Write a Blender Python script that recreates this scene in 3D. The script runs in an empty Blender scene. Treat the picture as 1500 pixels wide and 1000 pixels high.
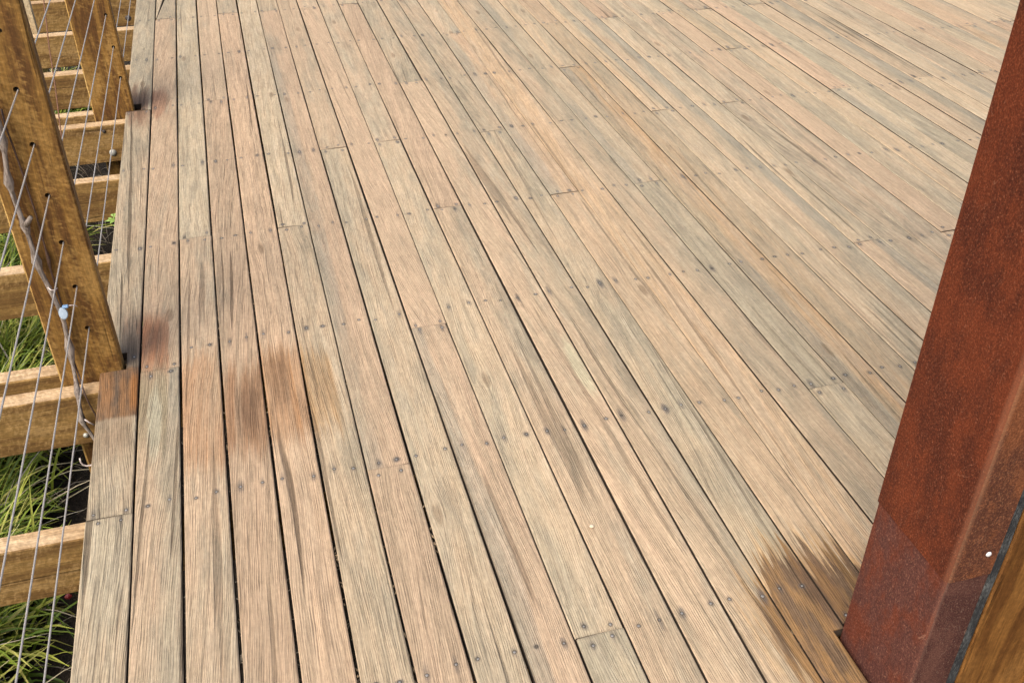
import bpy, bmesh, math, random
from mathutils import Vector, Matrix
random.seed(7)
S = bpy.context.scene
COL = S.collection
rad = math.radians

# ------------------------------------------------------------------ camera
cd = bpy.data.cameras.new('camera'); cam = bpy.data.objects.new('camera', cd); COL.objects.link(cam)
F = Vector((0.21816231, 0.78915652, -0.5741404)).normalized()
R = Vector((0.96322589, -0.26867286, -0.00328378)).normalized()
U = R.cross(F).normalized()
m = Matrix((R, U, -F)).transposed().to_4x4(); m.translation = Vector((0, 0, 1.43733))
cam.matrix_world = m
cd.sensor_width = 36; cd.lens = 35.132; cd.clip_start = 0.02; cd.clip_end = 500
S.camera = cam

# ------------------------------------------------------------------ light
SUN_DIR = Vector((-0.50, -0.42, 0.77)).normalized()          # towards the sun
w = bpy.data.worlds.new('World'); S.world = w; w.use_nodes = True
wn = w.node_tree; wn.nodes.clear()
sky = wn.nodes.new('ShaderNodeTexSky'); sky.sky_type = 'NISHITA'; sky.sun_disc = False
sky.sun_elevation = math.asin(SUN_DIR.z); sky.sun_rotation = math.atan2(SUN_DIR.x, SUN_DIR.y)
sky.air_density = 1.0; sky.dust_density = 6.0; sky.ozone_density = 0.6
bg = wn.nodes.new('ShaderNodeBackground'); bg.inputs['Strength'].default_value = 0.10
wo = wn.nodes.new('ShaderNodeOutputWorld')
wn.links.new(sky.outputs[0], bg.inputs[0]); wn.links.new(bg.outputs[0], wo.inputs[0])
sl = bpy.data.lights.new('sun', 'SUN'); sl.energy = 1.5; sl.angle = rad(55); sl.color = (1.0, 0.93, 0.83)
so = bpy.data.objects.new('sun', sl); COL.objects.link(so)
so.rotation_euler = SUN_DIR.to_track_quat('Z', 'Y').to_euler(); so.location = (-3, -2, 6)
S.view_settings.view_transform = 'Standard'; S.view_settings.look = 'None'
S.view_settings.gamma = 1; S.view_settings.use_curve_mapping = False
S.view_settings.exposure = 0.94

# ------------------------------------------------------------------ node helper
class N:
    """a socket with arithmetic"""
    def __init__(s, nt, sock): s.nt, s.s = nt, sock
    def _m(s, op, *a, clamp=False):
        n = s.nt.nodes.new('ShaderNodeMath'); n.operation = op; n.use_clamp = clamp
        for i, v in enumerate((s,) + a):
            if isinstance(v, N): s.nt.links.new(v.s, n.inputs[i])
            else: n.inputs[i].default_value = v
        return N(s.nt, n.outputs[0])
    def __add__(s, o): return s._m('ADD', o)
    __radd__ = __add__
    def __sub__(s, o): return s._m('SUBTRACT', o)
    def __rsub__(s, o): return (s * -1.0) + o
    def __mul__(s, o): return s._m('MULTIPLY', o)
    __rmul__ = __mul__
    def __truediv__(s, o): return s._m('DIVIDE', o)
    def sin(s): return s._m('SINE')
    def abs(s): return s._m('ABSOLUTE')
    def rnd(s): return s._m('ROUND')
    def max(s, o): return s._m('MAXIMUM', o)
    def min(s, o): return s._m('MINIMUM', o)
    def lt(s, o): return s._m('LESS_THAN', o)
    def gt(s, o): return s._m('GREATER_THAN', o)
    def pow(s, o): return s._m('POWER', o)
    def sqrt(s): return s._m('SQRT')
    def floor(s): return s._m('FLOOR')
    def clamp(s): return s._m('ADD', 0.0, clamp=True)
    def step(s, a, b, lo=0.0, hi=1.0):
        n = s.nt.nodes.new('ShaderNodeMapRange'); n.interpolation_type = 'SMOOTHSTEP'
        s.nt.links.new(s.s, n.inputs[0])
        for i, v in zip((1, 2, 3, 4), (a, b, lo, hi)): n.inputs[i].default_value = v
        return N(s.nt, n.outputs[0])

class Mat:
    def __init__(s, name):
        s.m = bpy.data.materials.new(name); s.m.use_nodes = True; s.nt = s.m.node_tree
        s.b = s.nt.nodes['Principled BSDF']
    def attr(s, name, kind='GEOMETRY'):
        n = s.nt.nodes.new('ShaderNodeAttribute'); n.attribute_type = kind; n.attribute_name = name; return n
    def sep(s, sock):
        n = s.nt.nodes.new('ShaderNodeSeparateXYZ'); s.nt.links.new(sock, n.inputs[0]); return [N(s.nt, o) for o in n.outputs]
    def sepc(s, sock):
        n = s.nt.nodes.new('ShaderNodeSeparateColor'); s.nt.links.new(sock, n.inputs[0]); return [N(s.nt, o) for o in n.outputs]
    def obj(s):
        n = s.nt.nodes.new('ShaderNodeTexCoord'); return s.sep(n.outputs['Object'])
    def rand(s):
        n = s.nt.nodes.new('ShaderNodeObjectInfo'); return N(s.nt, n.outputs['Random'])
    def vec(s, x, y, z):
        n = s.nt.nodes.new('ShaderNodeCombineXYZ')
        for i, v in enumerate((x, y, z)):
            if isinstance(v, N): s.nt.links.new(v.s, n.inputs[i])
            else: n.inputs[i].default_value = v
        return N(s.nt, n.outputs[0])
    def noise(s, x, y, z, detail=2.0, rough=0.5, dist=0.0):
        n = s.nt.nodes.new('ShaderNodeTexNoise'); n.inputs['Scale'].default_value = 1.0
        n.inputs['Detail'].default_value = detail; n.inputs['Roughness'].default_value = rough
        n.inputs['Distortion'].default_value = dist
        s.nt.links.new(s.vec(x, y, z).s, n.inputs['Vector']); return N(s.nt, n.outputs[0])
    def white(s, x, y, z):
        n = s.nt.nodes.new('ShaderNodeTexWhiteNoise'); n.noise_dimensions = '3D'
        s.nt.links.new(s.vec(x, y, z).s, n.inputs['Vector']); return N(s.nt, n.outputs[0])
    def voro(s, x, y, z):
        n = s.nt.nodes.new('ShaderNodeTexVoronoi'); n.inputs['Scale'].default_value = 1.0
        s.nt.links.new(s.vec(x, y, z).s, n.inputs['Vector']); return N(s.nt, n.outputs['Distance'])
    def mix(s, a, b, f):
        n = s.nt.nodes.new('ShaderNodeMix'); n.data_type = 'RGBA'
        for i, v in ((6, a), (7, b)):
            if isinstance(v, N): s.nt.links.new(v.s, n.inputs[i])
            else: n.inputs[i].default_value = (*v, 1)
        if isinstance(f, N): s.nt.links.new(f.s, n.inputs[0])
        else: n.inputs[0].default_value = f
        return N(s.nt, n.outputs[2])
    def mul(s, c, f):
        """scale a colour by a grey factor"""
        n = s.nt.nodes.new('ShaderNodeVectorMath'); n.operation = 'SCALE'
        s.nt.links.new(c.s, n.inputs[0]); s.nt.links.new(f.s, n.inputs['Scale']); return N(s.nt, n.outputs[0])
    def color(s, c):
        if isinstance(c, N): s.nt.links.new(c.s, s.b.inputs['Base Color'])
        else: s.b.inputs['Base Color'].default_value = (*c, 1)
    def set(s, **k):
        for n, v in k.items():
            n = n.replace('_', ' ')
            if isinstance(v, N): s.nt.links.new(v.s, s.b.inputs[n])
            else: s.b.inputs[n].default_value = v
    def bump(s, h, dist, strength=1.0):
        n = s.nt.nodes.new('ShaderNodeBump'); n.inputs['Distance'].default_value = dist
        n.inputs['Strength'].default_value = strength
        s.nt.links.new(h.s, n.inputs['Height']); s.nt.links.new(n.outputs[0], s.b.inputs['Normal'])

# ------------------------------------------------------------------ layout numbers (metres)
PITCH, X0, PW = 0.0945, -0.4437, 0.0903
ROW0, ROWP = 0.519, 0.551
def row(n): return ROW0 + ROWP * n
def jit(pid, r, side):       # small repeatable offsets of a nail, the same in the shader and in the mesh
    return (0.007 * math.sin(12.9 * r + 7.82 * pid + 3.7 * side), 0.006 * math.sin(5.3 * r + 9.1 * pid + 1.9 * side))

# ------------------------------------------------------------------ materials
def mat_plank():
    M = Mat('weathered_hardwood')
    pp = M.attr('ppos').outputs['Vector']; x, y, _ = M.sep(pp)
    cx, y0, y1 = M.sep(M.attr('pinfo').outputs['Vector'])
    pid = N(M.nt, M.attr('pid').outputs['Fac'])
    grey, warm, orange = M.sepc(M.attr('tone').outputs['Color'])
    crack, edge, dark = M.sepc(M.attr('tone_b').outputs['Color'])
    lx = x - cx
    h1 = M.white(pid, 1.3, 0.2); h2 = M.white(pid, 4.3, 0.7); h3 = M.white(pid, 8.1, 2.2)
    # one knot that pushes the grain aside
    kx = (h1 - 0.5) * 0.05; ky = y0 + (y1 - y0) * h2
    dx = lx - kx; dy = (y - ky) * 0.30
    r2 = (dx * dx + dy * dy) / (0.020 ** 2)
    kfall = (r2 * -1.0)._m('EXPONENT') * h3.gt(0.45)
    u = lx + (M.noise(lx * 6.0, y * 1.8, pid * 3.1, 1) - 0.5) * 0.030 + (M.noise(lx * 22.0, y * 5.0, pid * 5.7, 1) - 0.5) * 0.006 \
        + dx * kfall * -0.75 + (h2 - 0.5) * 0.16 * (y - y0) + (M.noise(lx * 80.0, y * 36.0, pid * 2.7, 1) - 0.5) * 0.0016
    z = pid * 7.37
    band = M.noise(u * 62.0, y * 1.8, z, 2)                     # growth bands
    g1 = M.noise(u * 400.0, y * 8.0, z + 3.0, 2, 0.55)          # open grain
    wav = (u * 1500.0 + (M.noise(u * 90.0, y * 5.0, z + 31.0, 2) - 0.5) * 16.0).sin()
    g0 = M.noise(u * 125.0, y * 4.0, z + 51.0, 3, 0.6)
    wmask = M.noise(lx * 75.0, y * 13.0, z + 37.0, 2)
    g2 = M.noise(u * 520.0, y * 34.0, z + 5.0, 2, 0.6)          # fibres
    ln = M.noise(lx * 70.0 + (u - lx) * 30.0, y * 0.9, z + 11.0, 0)   # long checks
    ln2 = M.noise(u * 170.0, y * 4.0, z + 17.0, 1)
    patch = M.noise(lx * 17.0, y * 2.6, z + 23.0, 4, 0.62)
    patch2 = M.noise(lx * 38.0, y * 7.0, z + 29.0, 4, 0.65)
    mott = M.noise(x * 130.0, y * 95.0, z, 3, 0.6)
    pink = (0.470, 0.338, 0.226); beige = (0.468, 0.374, 0.248); cream = (0.555, 0.478, 0.348)
    c = M.mix(beige, pink, (warm + (band - 0.5) * 0.9).clamp())
    c = M.mix(c, cream, ((patch2 - 0.5) * 1.1 + (0.45 - warm) * 0.5).clamp())
    c = M.mix(c, (0.470, 0.315, 0.175), (orange * (band - 0.2 + (patch - 0.5)).step(0.1, 0.42)).clamp())
    # silver-grey weathering in drawn-out patches, heavier on one edge of some boards
    e = (lx * (h1 - 0.5).gt(0.0) * 2.0 - lx) / 0.045
    gm = (patch + (patch2 - 0.5) * 0.35 + (grey - 0.5) * 0.75 + edge * e * 0.28).step(0.33, 0.70)
    gcol = M.mix((0.362, 0.325, 0.232), (0.232, 0.210, 0.156), (patch2 + (ln2 - 0.5) * 0.5).step(0.40, 0.66))
    gcol = M.mix(gcol, (0.445, 0.412, 0.305), (band + (g1 - 0.5)).step(0.5, 0.75) * 0.55)
    c = M.mix(c, gcol, gm * 0.66)
    # a grey heart-side stripe along part of some boards, with a fairly sharp limit
    sgn = (h1 - 0.5).gt(0.0) * 2.0 - 1.0
    sw = lx * sgn + (M.noise(0.0, y * 1.3, z + 81.0, 2) - 0.5) * 0.060 + (g0 - 0.5) * 0.008
    stripe = sw.step(0.006, 0.014) * edge.step(0.25, 0.9) * M.noise(0.0, y * 0.9, z + 91.0, 1).step(0.40, 0.56)
    c = M.mix(c, M.mix((0.235, 0.220, 0.178), (0.330, 0.305, 0.235), g0), stripe * 0.50)
    # brown tannin patches
    bp = M.noise(lx * 11.0, y * 3.1, z + 41.0, 3, 0.6)
    c = M.mix(c, (0.335, 0.225, 0.140), bp.step(0.56, 0.80) * (0.20 + dark * 0.5))
    # world-space stains
    def blob(X, Y, rx, ry, soft=0.55, n=0.5):
        q = ((((x - X) / rx).pow(2.0)) + (((y - Y) / ry).pow(2.0))).sqrt() + (patch - 0.5) * n * 2.0 + (patch2 - 0.5) * n * 2.2 + (band - 0.5) * 0.9 + (g1 - 0.5) * 1.1
        return q.step(1.0 + soft * 0.5, 1.0 - soft * 0.5)
    def inplank(k): return ((x - (X0 + (k + 0.5) * PITCH)).abs()).lt(PITCH * 0.5)
    tint = lambda col, f: M.mix(c, col, f)
    l1_ = wav.step(0.30, 0.95)
    # tea-brown spill in front of the near post
    fray = (M.noise(u * 130.0, y * 1.2, z + 61.0, 2) - 0.5)
    def soak(k, ya, yb, xa=-1.0, xb=1.0, soft=0.05):
        """a soaked length of one board, its ends fraying along the fibres"""
        yy = y + fray * 0.22 + (patch - 0.5) * 0.10
        f = inplank(k) * yy.step(ya - soft, ya + soft) * yy.step(yb + soft, yb - soft)
        if xa > -1: f = f * (lx + fray * 0.03).step(xa - 0.008, xa + 0.008)
        if xb < 1: f = f * (lx + fray * 0.03).step(xb + 0.008, xb - 0.008)
        return f
    fib_ = (0.55 + band.step(0.3, 0.7) * 0.45) * (0.75 + l1_ * 0.25)
    c = tint((0.350, 0.175, 0.078), soak(2, 1.70, 2.12) * fib_ * 0.75)
    c = tint((0.255, 0.118, 0.048), soak(3, 1.72, 2.04) * fib_ * 0.80)
    c = tint((0.120, 0.070, 0.042), soak(3, 1.80, 1.98, -0.020, 0.030) * fib_ * 0.75)
    c = tint((0.300, 0.138, 0.046), soak(4, 1.74, 2.10) * fib_ * 0.85)
    c = tint((0.112, 0.070, 0.042), soak(4, 1.86, 2.08, -0.030, 0.010) * fib_ * 0.80)
    c = tint((0.360, 0.205, 0.078), soak(5, 1.76, 2.06, -1.0, 0.022) * fib_ * 0.85)
    c = tint((0.200, 0.120, 0.058), soak(5, 1.84, 1.98, -0.02, 0.012) * fib_ * 0.55)
    # post foot marks on the outer boards
    def rect(xa, xb, ya, yb, sx=0.004, sy=0.012, n=0.02):
        xx = x + (g1 - 0.5) * 0.010; yy = y + (patch2 - 0.5) * n + (g1 - 0.5) * 0.016
        return xx.step(xa - sx, xa + sx) * xx.step(xb + sx, xb - sx) * yy.step(ya - sy, ya + sy) * yy.step(yb + sy, yb - sy)
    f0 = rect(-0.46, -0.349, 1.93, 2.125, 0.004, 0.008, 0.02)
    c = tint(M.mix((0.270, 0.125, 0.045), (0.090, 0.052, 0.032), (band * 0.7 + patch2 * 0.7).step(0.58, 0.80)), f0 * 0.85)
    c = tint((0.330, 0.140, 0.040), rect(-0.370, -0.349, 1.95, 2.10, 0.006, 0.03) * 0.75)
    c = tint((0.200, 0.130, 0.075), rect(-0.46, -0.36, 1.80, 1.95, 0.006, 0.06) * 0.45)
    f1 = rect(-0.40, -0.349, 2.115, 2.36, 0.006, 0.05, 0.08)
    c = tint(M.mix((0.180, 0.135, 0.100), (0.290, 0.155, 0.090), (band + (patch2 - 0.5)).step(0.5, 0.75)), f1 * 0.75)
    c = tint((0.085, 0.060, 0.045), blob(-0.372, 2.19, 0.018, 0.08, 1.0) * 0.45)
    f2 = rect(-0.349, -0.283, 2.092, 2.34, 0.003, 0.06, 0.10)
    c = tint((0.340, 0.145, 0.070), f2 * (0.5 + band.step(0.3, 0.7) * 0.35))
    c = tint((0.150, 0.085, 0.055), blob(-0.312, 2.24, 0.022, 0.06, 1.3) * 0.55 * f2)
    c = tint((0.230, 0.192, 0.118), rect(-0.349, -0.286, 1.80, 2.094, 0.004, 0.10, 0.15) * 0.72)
    c = tint((0.395, 0.370, 0.270), blob(-0.312, 1.90, 0.016, 0.13, 0.9) * 0.75)
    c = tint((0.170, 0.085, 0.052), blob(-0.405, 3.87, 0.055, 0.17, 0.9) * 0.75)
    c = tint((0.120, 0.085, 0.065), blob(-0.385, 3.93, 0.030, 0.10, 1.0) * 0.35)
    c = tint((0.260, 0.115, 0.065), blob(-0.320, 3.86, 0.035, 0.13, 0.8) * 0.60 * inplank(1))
    # rust run-off round the steel post, ragged along the grain
    kk = ((x - X0) / PITCH).floor()
    sh = (M.white(kk, 3.0, 9.0) - 0.5) * 0.12 + (M.noise(u * 75.0, 2.0, z, 2) - 0.5) * 0.26 + fray * 0.22
    d1 = (((x - 0.90) / 0.160).pow(2.0) + ((y - 0.93 + sh) / 0.210).pow(2.0)).sqrt() + (patch - 0.5) * 0.35 + (patch2 - 0.5) * 0.30 + (g1 - 0.5) * 0.20
    wet = d1.step(1.04, 0.93)
    wcol = M.mix((0.275, 0.148, 0.052), (0.110, 0.063, 0.034), (band + (patch2 - 0.5) * 1.2).step(0.34, 0.60))
    wcol = M.mix(wcol, (0.135, 0.080, 0.044), mott.step(0.5, 0.7) * 0.5)
    c = M.mix(c, wcol, wet * 0.88)
    c = tint((0.110, 0.060, 0.034), blob(0.885, 1.04, 0.035, 0.10, 0.8) * 0.40)
    c = tint((0.460, 0.270, 0.100), (d1.step(1.30, 1.0) - wet).clamp() * (band.step(0.35, 0.6)) * 0.55)
    # pale green-grey scuff
    c = tint((0.42, 0.40, 0.27), blob(0.672, 1.84, 0.016, 0.13, 0.7) * 0.65)
    # grain, fibres, checks
    l1 = (wav.step(0.30, 0.95) * wmask.step(0.42, 0.60) * 0.60 + g1.step(0.54, 0.66) * 0.70).min(1.0)
    l2 = ln.step(0.725, 0.760) * crack
    l4 = M.noise(u * 215.0, y * 2.6, z + 71.0, 1).step(0.57, 0.64)
    l3 = ln2.step(0.68, 0.76) * (crack * 0.7 + 0.3)
    c = M.mul(c, (M.white(pid, 5.5, 6.6) * 0.20 + 0.90) * (band.step(0.25, 0.75, 0.92, 1.05)) * (g0.step(0.68, 0.34, 0.90, 1.04)) * (g2.step(0.25, 0.75, 0.86, 1.12)) * (mott.step(0.2, 0.8, 0.90, 1.09)))
    c = M.mul(c, (1.0 - l1 * (0.08 + crack * 0.31)) * (1.0 - l4 * (0.04 + crack * 0.13)) * (1.0 + wav.step(-0.2, -0.95) * 0.07 + g1.step(0.46, 0.32) * 0.06))
    c = M.mix(c, (0.055, 0.036, 0.022), (l2 * 0.80).max(l3 * 0.42))
    # dark knot heart
    c = M.mix(c, (0.13, 0.085, 0.05), r2.step(0.35, 0.02) * h3.gt(0.45) * 0.55)
    # black iron stain round each nail, drawn out along the grain
    rn = ((y - ROW0) / ROWP).rnd(); yn0 = rn * ROWP + ROW0
    lo = (yn0 - y0).lt(0.1); hi = (y1 - yn0).lt(0.1)
    yn = yn0 * (1.0 - lo) * (1.0 - hi) + (y0 + 0.016) * lo * (1.0 - hi) + (y1 - 0.016) * hi
    side = lx.gt(0.0)
    jx = (rn * 12.9 + pid * 7.82 + side * 3.7).sin() * 0.007; jy = (rn * 5.3 + pid * 9.1 + side * 1.9).sin() * 0.006
    nx = lx - (side * 0.052 - 0.026) - jx; ny = y - yn - jy
    hs = M.white(pid + 0.5, rn, side * 3.0 + 1.0); hl = M.white(pid + 0.5, rn, side * 3.0 + 7.0)
    ry = hl * hl * 0.022 + 0.006; rx = hs * 0.0040 + 0.0042
    q = ((nx / rx).pow(2.0) + (ny / ry).pow(2.0)).sqrt() + (g1 - 0.5) * 1.1 + (mott - 0.5) * 0.5
    c = M.mix(c, (0.082, 0.078, 0.078), q.step(1.35, 0.35) * (0.44 + hs.pow(2.5) * 0.46))
    c = M.mix(c, (0.03, 0.026, 0.022), ((nx * nx + ny * ny).sqrt()).step(0.0050, 0.0036) * 0.6)
    # the saw-cut ends are a touch darker
    endd = ((y - y0).abs()).min((y1 - y).abs()) + (g1 - 0.5) * 0.004
    c = M.mul(c, endd.step(0.0, 0.006, 0.82, 1.0))
    M.color(c)
    M.set(Roughness=0.86, Specular_IOR_Level=0.22)
    ht = g1 * 0.25 + g2 * 0.2 + band * 0.30 - l1 * 0.7 - wav * 0.10 - l2 * 2.2 - l3 * 1.2 + patch2 * 0.2
    M.bump(ht, 0.0018, 0.8)
    return M.m

def mat_timber(name, base, darkc, light, along, sx=1.0, rough=0.7, streak=0.5, bumpd=0.0012, fg=1.0):
    """oiled or sawn timber; 'along' = axis of the grain"""
    M = Mat(name); X, Y, Z = M.obj(); r = M.rand() * 40.0
    a, b, l = {0: (Y, Z, X), 1: (X, Z, Y), 2: (X, Y, Z)}[along]
    wv = (M.noise(a * 7.0, b * 7.0, l * 2.0 + r, 1) - 0.5) * 0.05
    a2 = a + wv; b2 = b + wv
    # coordinates across the grain get a high frequency, along it a low one
    bandn = M.noise(a2 * 40.0 * sx + r, b2 * 40.0 * sx, l * 1.7, 3, 0.6)
    fib = M.noise(a2 * 330.0 + r, b2 * 330.0, l * 13.0, 3, 0.65)
    fig = (M.noise(a * 75.0 + l * 60.0, b * 75.0 - l * 45.0, l * 90.0 + r, 3, 0.6, 0.4) - 0.5) * (0.65 * fg) + 0.5       # cross figure
    mot = M.noise(a * 150.0 + r, b * 150.0, l * 110.0, 3, 0.65)
    blot = M.noise(a * 14.0 + r, b * 14.0, l * 5.5, 5, 0.65)
    chk = M.noise(a2 * 90.0 + r, b2 * 90.0, l * 1.2 + 9.0, 0).step(0.74, 0.80)
    c = M.mix(base, darkc, (bandn * 1.05 + blot * 0.65 - 0.35).step(0.41, 0.62))
    c = M.mix(c, light, (blot * -1.0 + 1.0 + (fig - 0.5) * 1.1).step(0.46, 0.70) * 0.75)
    c = M.mul(c, fib.step(0.25, 0.75, 0.72, 1.25) * fig.step(0.25, 0.75, 0.78, 1.18) * mot.step(0.25, 0.75, 0.82, 1.16))
    c = M.mix(c, tuple(v * 0.22 for v in darkc), chk * streak)
    c = M.mix(c, tuple(v * 0.4 for v in darkc), M.noise(a * 85.0 + r, b * 85.0, l * 8.0, 2).step(0.63, 0.74) * streak * 0.9)
    M.color(c); M.set(Roughness=rough, Specular_IOR_Level=0.3)
    M.bump(fib * 0.6 + bandn * 0.6 - chk * 1.2 + fig * 0.4 + mot * 0.3, bumpd, 0.8)
    return M.m

def mat_corten(name, base, light, darkc, speck=(0.27, 0.115, 0.065), ex=-0.0368, ey=-0.0898):
    M = Mat(name); X, Y, Z = M.obj(); r = M.rand() * 9.0
    f1 = M.noise(X * 330.0, Y * 330.0, Z * 260.0 + r, 3, 0.7)
    f2 = M.noise(X * 560.0, Y * 560.0, Z * 420.0 + r, 2, 0.6)
    big = M.noise(X * 15.0, Y * 15.0, Z * 8.0 + r, 5, 0.65)
    strk = M.noise(X * 80.0, Y * 80.0, Z * 7.0 + r, 3, 0.6)
    sp = M.voro(X * 190.0, Y * 190.0, Z * 140.0)
    sc = M.noise(X * 420.0 + Z * 90.0, Y * 420.0, Z * 50.0, 2)
    c = M.mix(base, darkc, (big * 1.0 + strk * 0.12).step(0.45, 0.63))
    c = M.mix(c, light, strk.step(0.58, 0.80) * 0.15)
    c = M.mix(c, light, f1.step(0.48, 0.70) * 0.65)
    c = M.mix(c, speck, sp.step(0.34, 0.10) * f2.step(0.46, 0.60) * (big + strk - 0.35).step(0.4, 0.75) * 0.40)
    c = M.mix(c, speck, sc.step(0.63, 0.72) * big.step(0.45, 0.6) * 0.42)
    c = M.mul(c, f2.step(0.25, 0.75, 0.66, 1.34) * f1.step(0.25, 0.75, 0.84, 1.16))
    run = M.noise(X * 46.0 + 3.0, Y * 46.0, Z * 1.6 + r, 3, 0.6)
    c = M.mul(c, run.step(0.30, 0.70, 0.93, 1.07))
    scr = (M.noise((Y + X) * 60.0 + Z * 25.0, X * 20.0, Z * 9.0, 1) - 0.5).abs().step(0.004, 0.001) * M.noise(X * 30.0, Y * 30.0, Z * 20.0, 1).step(0.56, 0.64)
    c = M.mix(c, speck, scr * 0.5)
    # a paler band along the fold
    ed = ((X - ex).abs().max(0.0) + (Y - ey).abs()) + (strk - 0.5) * 0.008 + (f1 - 0.5) * 0.006
    c = M.mix(c, speck, ed.step(0.0120, 0.004) * 0.36)
    M.color(c); M.set(Roughness=0.80, Specular_IOR_Level=0.18)
    M.bump(f1 + f2 * 0.6, 0.0007, 0.7)
    return M.m

def mat_plain(name, col, rough=0.6, metal=0.0, var=0.25, sc=60.0, bumpd=0.0005):
    M = Mat(name); X, Y, Z = M.obj()
    n = M.noise(X * sc, Y * sc, Z * sc, 4, 0.6)
    c = M.mul(M.mix(col, col, 0.0), n.step(0.2, 0.8, 1 - var, 1 + var))
    M.color(c); M.set(Roughness=rough, Metallic=metal)
    M.bump(n, bumpd, 0.7)
    return M.m

MP = mat_plank()
MSIDE = mat_plain('gap_shade_board_side', (0.050, 0.034, 0.022), 0.95, 0, 0.4, 90.0)  # shade of the gaps, put into the colour of sides, ends and undersides
POST = mat_timber('oiled_post_timber', (0.225, 0.118, 0.027), (0.105, 0.047, 0.012), (0.315, 0.185, 0.055), 2)
JOIST = mat_timber('oiled_joist_timber', (0.255, 0.150, 0.046), (0.160, 0.086, 0.026), (0.340, 0.215, 0.085), 0, rough=0.75, streak=0.4)
JSHADE = mat_timber('shaded_joist_timber', (0.060, 0.038, 0.018), (0.035, 0.022, 0.012), (0.080, 0.052, 0.026), 0, rough=0.85, streak=0.3)  # joist tops below the boards: under-deck shade painted as dark timber
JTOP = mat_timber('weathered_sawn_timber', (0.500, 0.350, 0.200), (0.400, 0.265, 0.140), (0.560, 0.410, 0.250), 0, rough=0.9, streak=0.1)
STAKE = mat_timber('pale_stake_timber', (0.540, 0.430, 0.270), (0.440, 0.330, 0.190), (0.600, 0.500, 0.330), 2, rough=0.9, streak=0.15)
PANEL = mat_timber('varnished_panel_timber', (0.215, 0.097, 0.025), (0.125, 0.052, 0.014), (0.275, 0.132, 0.038), 2, sx=0.6, fg=0.25, rough=0.45, streak=0.25)
ARRIS = mat_timber('pale_arris_timber', (0.420, 0.260, 0.080), (0.300, 0.170, 0.050), (0.480, 0.320, 0.120), 2, rough=0.8, streak=0.1)
CORT = mat_corten('corten_steel', (0.118, 0.026, 0.0092), (0.170, 0.050, 0.021), (0.070, 0.016, 0.0070))
CORT2 = mat_corten('corten_steel_scuffed', (0.112, 0.029, 0.015), (0.155, 0.062, 0.042), (0.078, 0.029, 0.023), (0.30, 0.150, 0.100))
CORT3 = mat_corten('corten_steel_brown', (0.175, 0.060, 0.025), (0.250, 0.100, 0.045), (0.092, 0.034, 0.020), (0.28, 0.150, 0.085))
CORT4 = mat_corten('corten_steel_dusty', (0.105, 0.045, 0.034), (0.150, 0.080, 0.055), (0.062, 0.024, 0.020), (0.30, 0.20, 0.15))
def mat_rubber():
    M = Mat('black_rubber'); X, Y, Z = M.obj()
    a = M.noise(X * 420.0, Y * 300.0, Z * 120.0, 4, 0.7); b = M.noise(X * 60.0, Y * 60.0, Z * 22.0, 4, 0.6)
    c = M.mix((0.022, 0.024, 0.026), (0.130, 0.138, 0.135), (a * 0.7 + b * 0.6).step(0.58, 0.86))
    c = M.mix(c, (0.36, 0.36, 0.33), a.step(0.66, 0.76) * 0.6)
    M.color(c); M.set(Roughness=0.7); M.bump(a + b, 0.0020, 1.0); return M.m
RUB = mat_rubber()
STEEL = mat_plain('stainless_wire', (0.40, 0.375, 0.35), 0.5, 0.3, 0.15, 200.0)
NAILM = mat_plain('nail_steel', (0.25, 0.24, 0.23), 0.55, 0.25, 0.35, 400.0)
GALV = mat_plain('galvanised_bolt', (0.40, 0.40, 0.36), 0.5, 0.3, 0.15, 150.0)
RUSTB = mat_plain('dark_bolt', (0.05, 0.04, 0.035), 0.6, 0.3, 0.3, 150.0)
WHITE = mat_plain('zinc_screw', (0.80, 0.80, 0.80), 0.35, 0.2, 0.1, 100.0)

def mat_bark():
    M = Mat('vine_bark'); X, Y, Z = M.obj()
    f = M.noise(X * 240.0, Y * 240.0, Z * 26.0, 3, 0.6); b = M.noise(X * 40.0, Y * 40.0, Z * 18.0, 3)
    c = M.mix((0.320, 0.270, 0.232), (0.115, 0.088, 0.070), (f * 0.6 + b * 0.5).step(0.42, 0.66))
    c = M.mix(c, (0.46, 0.41, 0.375), b.step(0.55, 0.72) * 0.6)
    M.color(c); M.set(Roughness=0.85); M.bump(f, 0.0016, 0.9); return M.m
BARK = mat_bark()
CANE = mat_plain('brown_cane', (0.075, 0.040, 0.026), 0.7, 0, 0.4, 120.0)
TWINE = mat_plain('brown_twine', (0.16, 0.075, 0.04), 0.8, 0, 0.3, 120.0)
TENDRIL = mat_plain('pale_twine', (0.62, 0.53, 0.50), 0.8, 0, 0.2, 120.0)
TIE = mat_plain('blue_white_plastic', (0.30, 0.38, 0.47), 0.45, 0, 0.12, 90.0)
TIEB = mat_plain('blue_plastic', (0.16, 0.30, 0.52), 0.35, 0, 0.1, 90.0)
REDP = mat_plain('red_leaf', (0.16, 0.010, 0.014), 0.55, 0, 0.3, 90.0)
PEB = mat_plain('pale_stone', (0.60, 0.50, 0.38), 0.8, 0, 0.2, 200.0)

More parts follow.
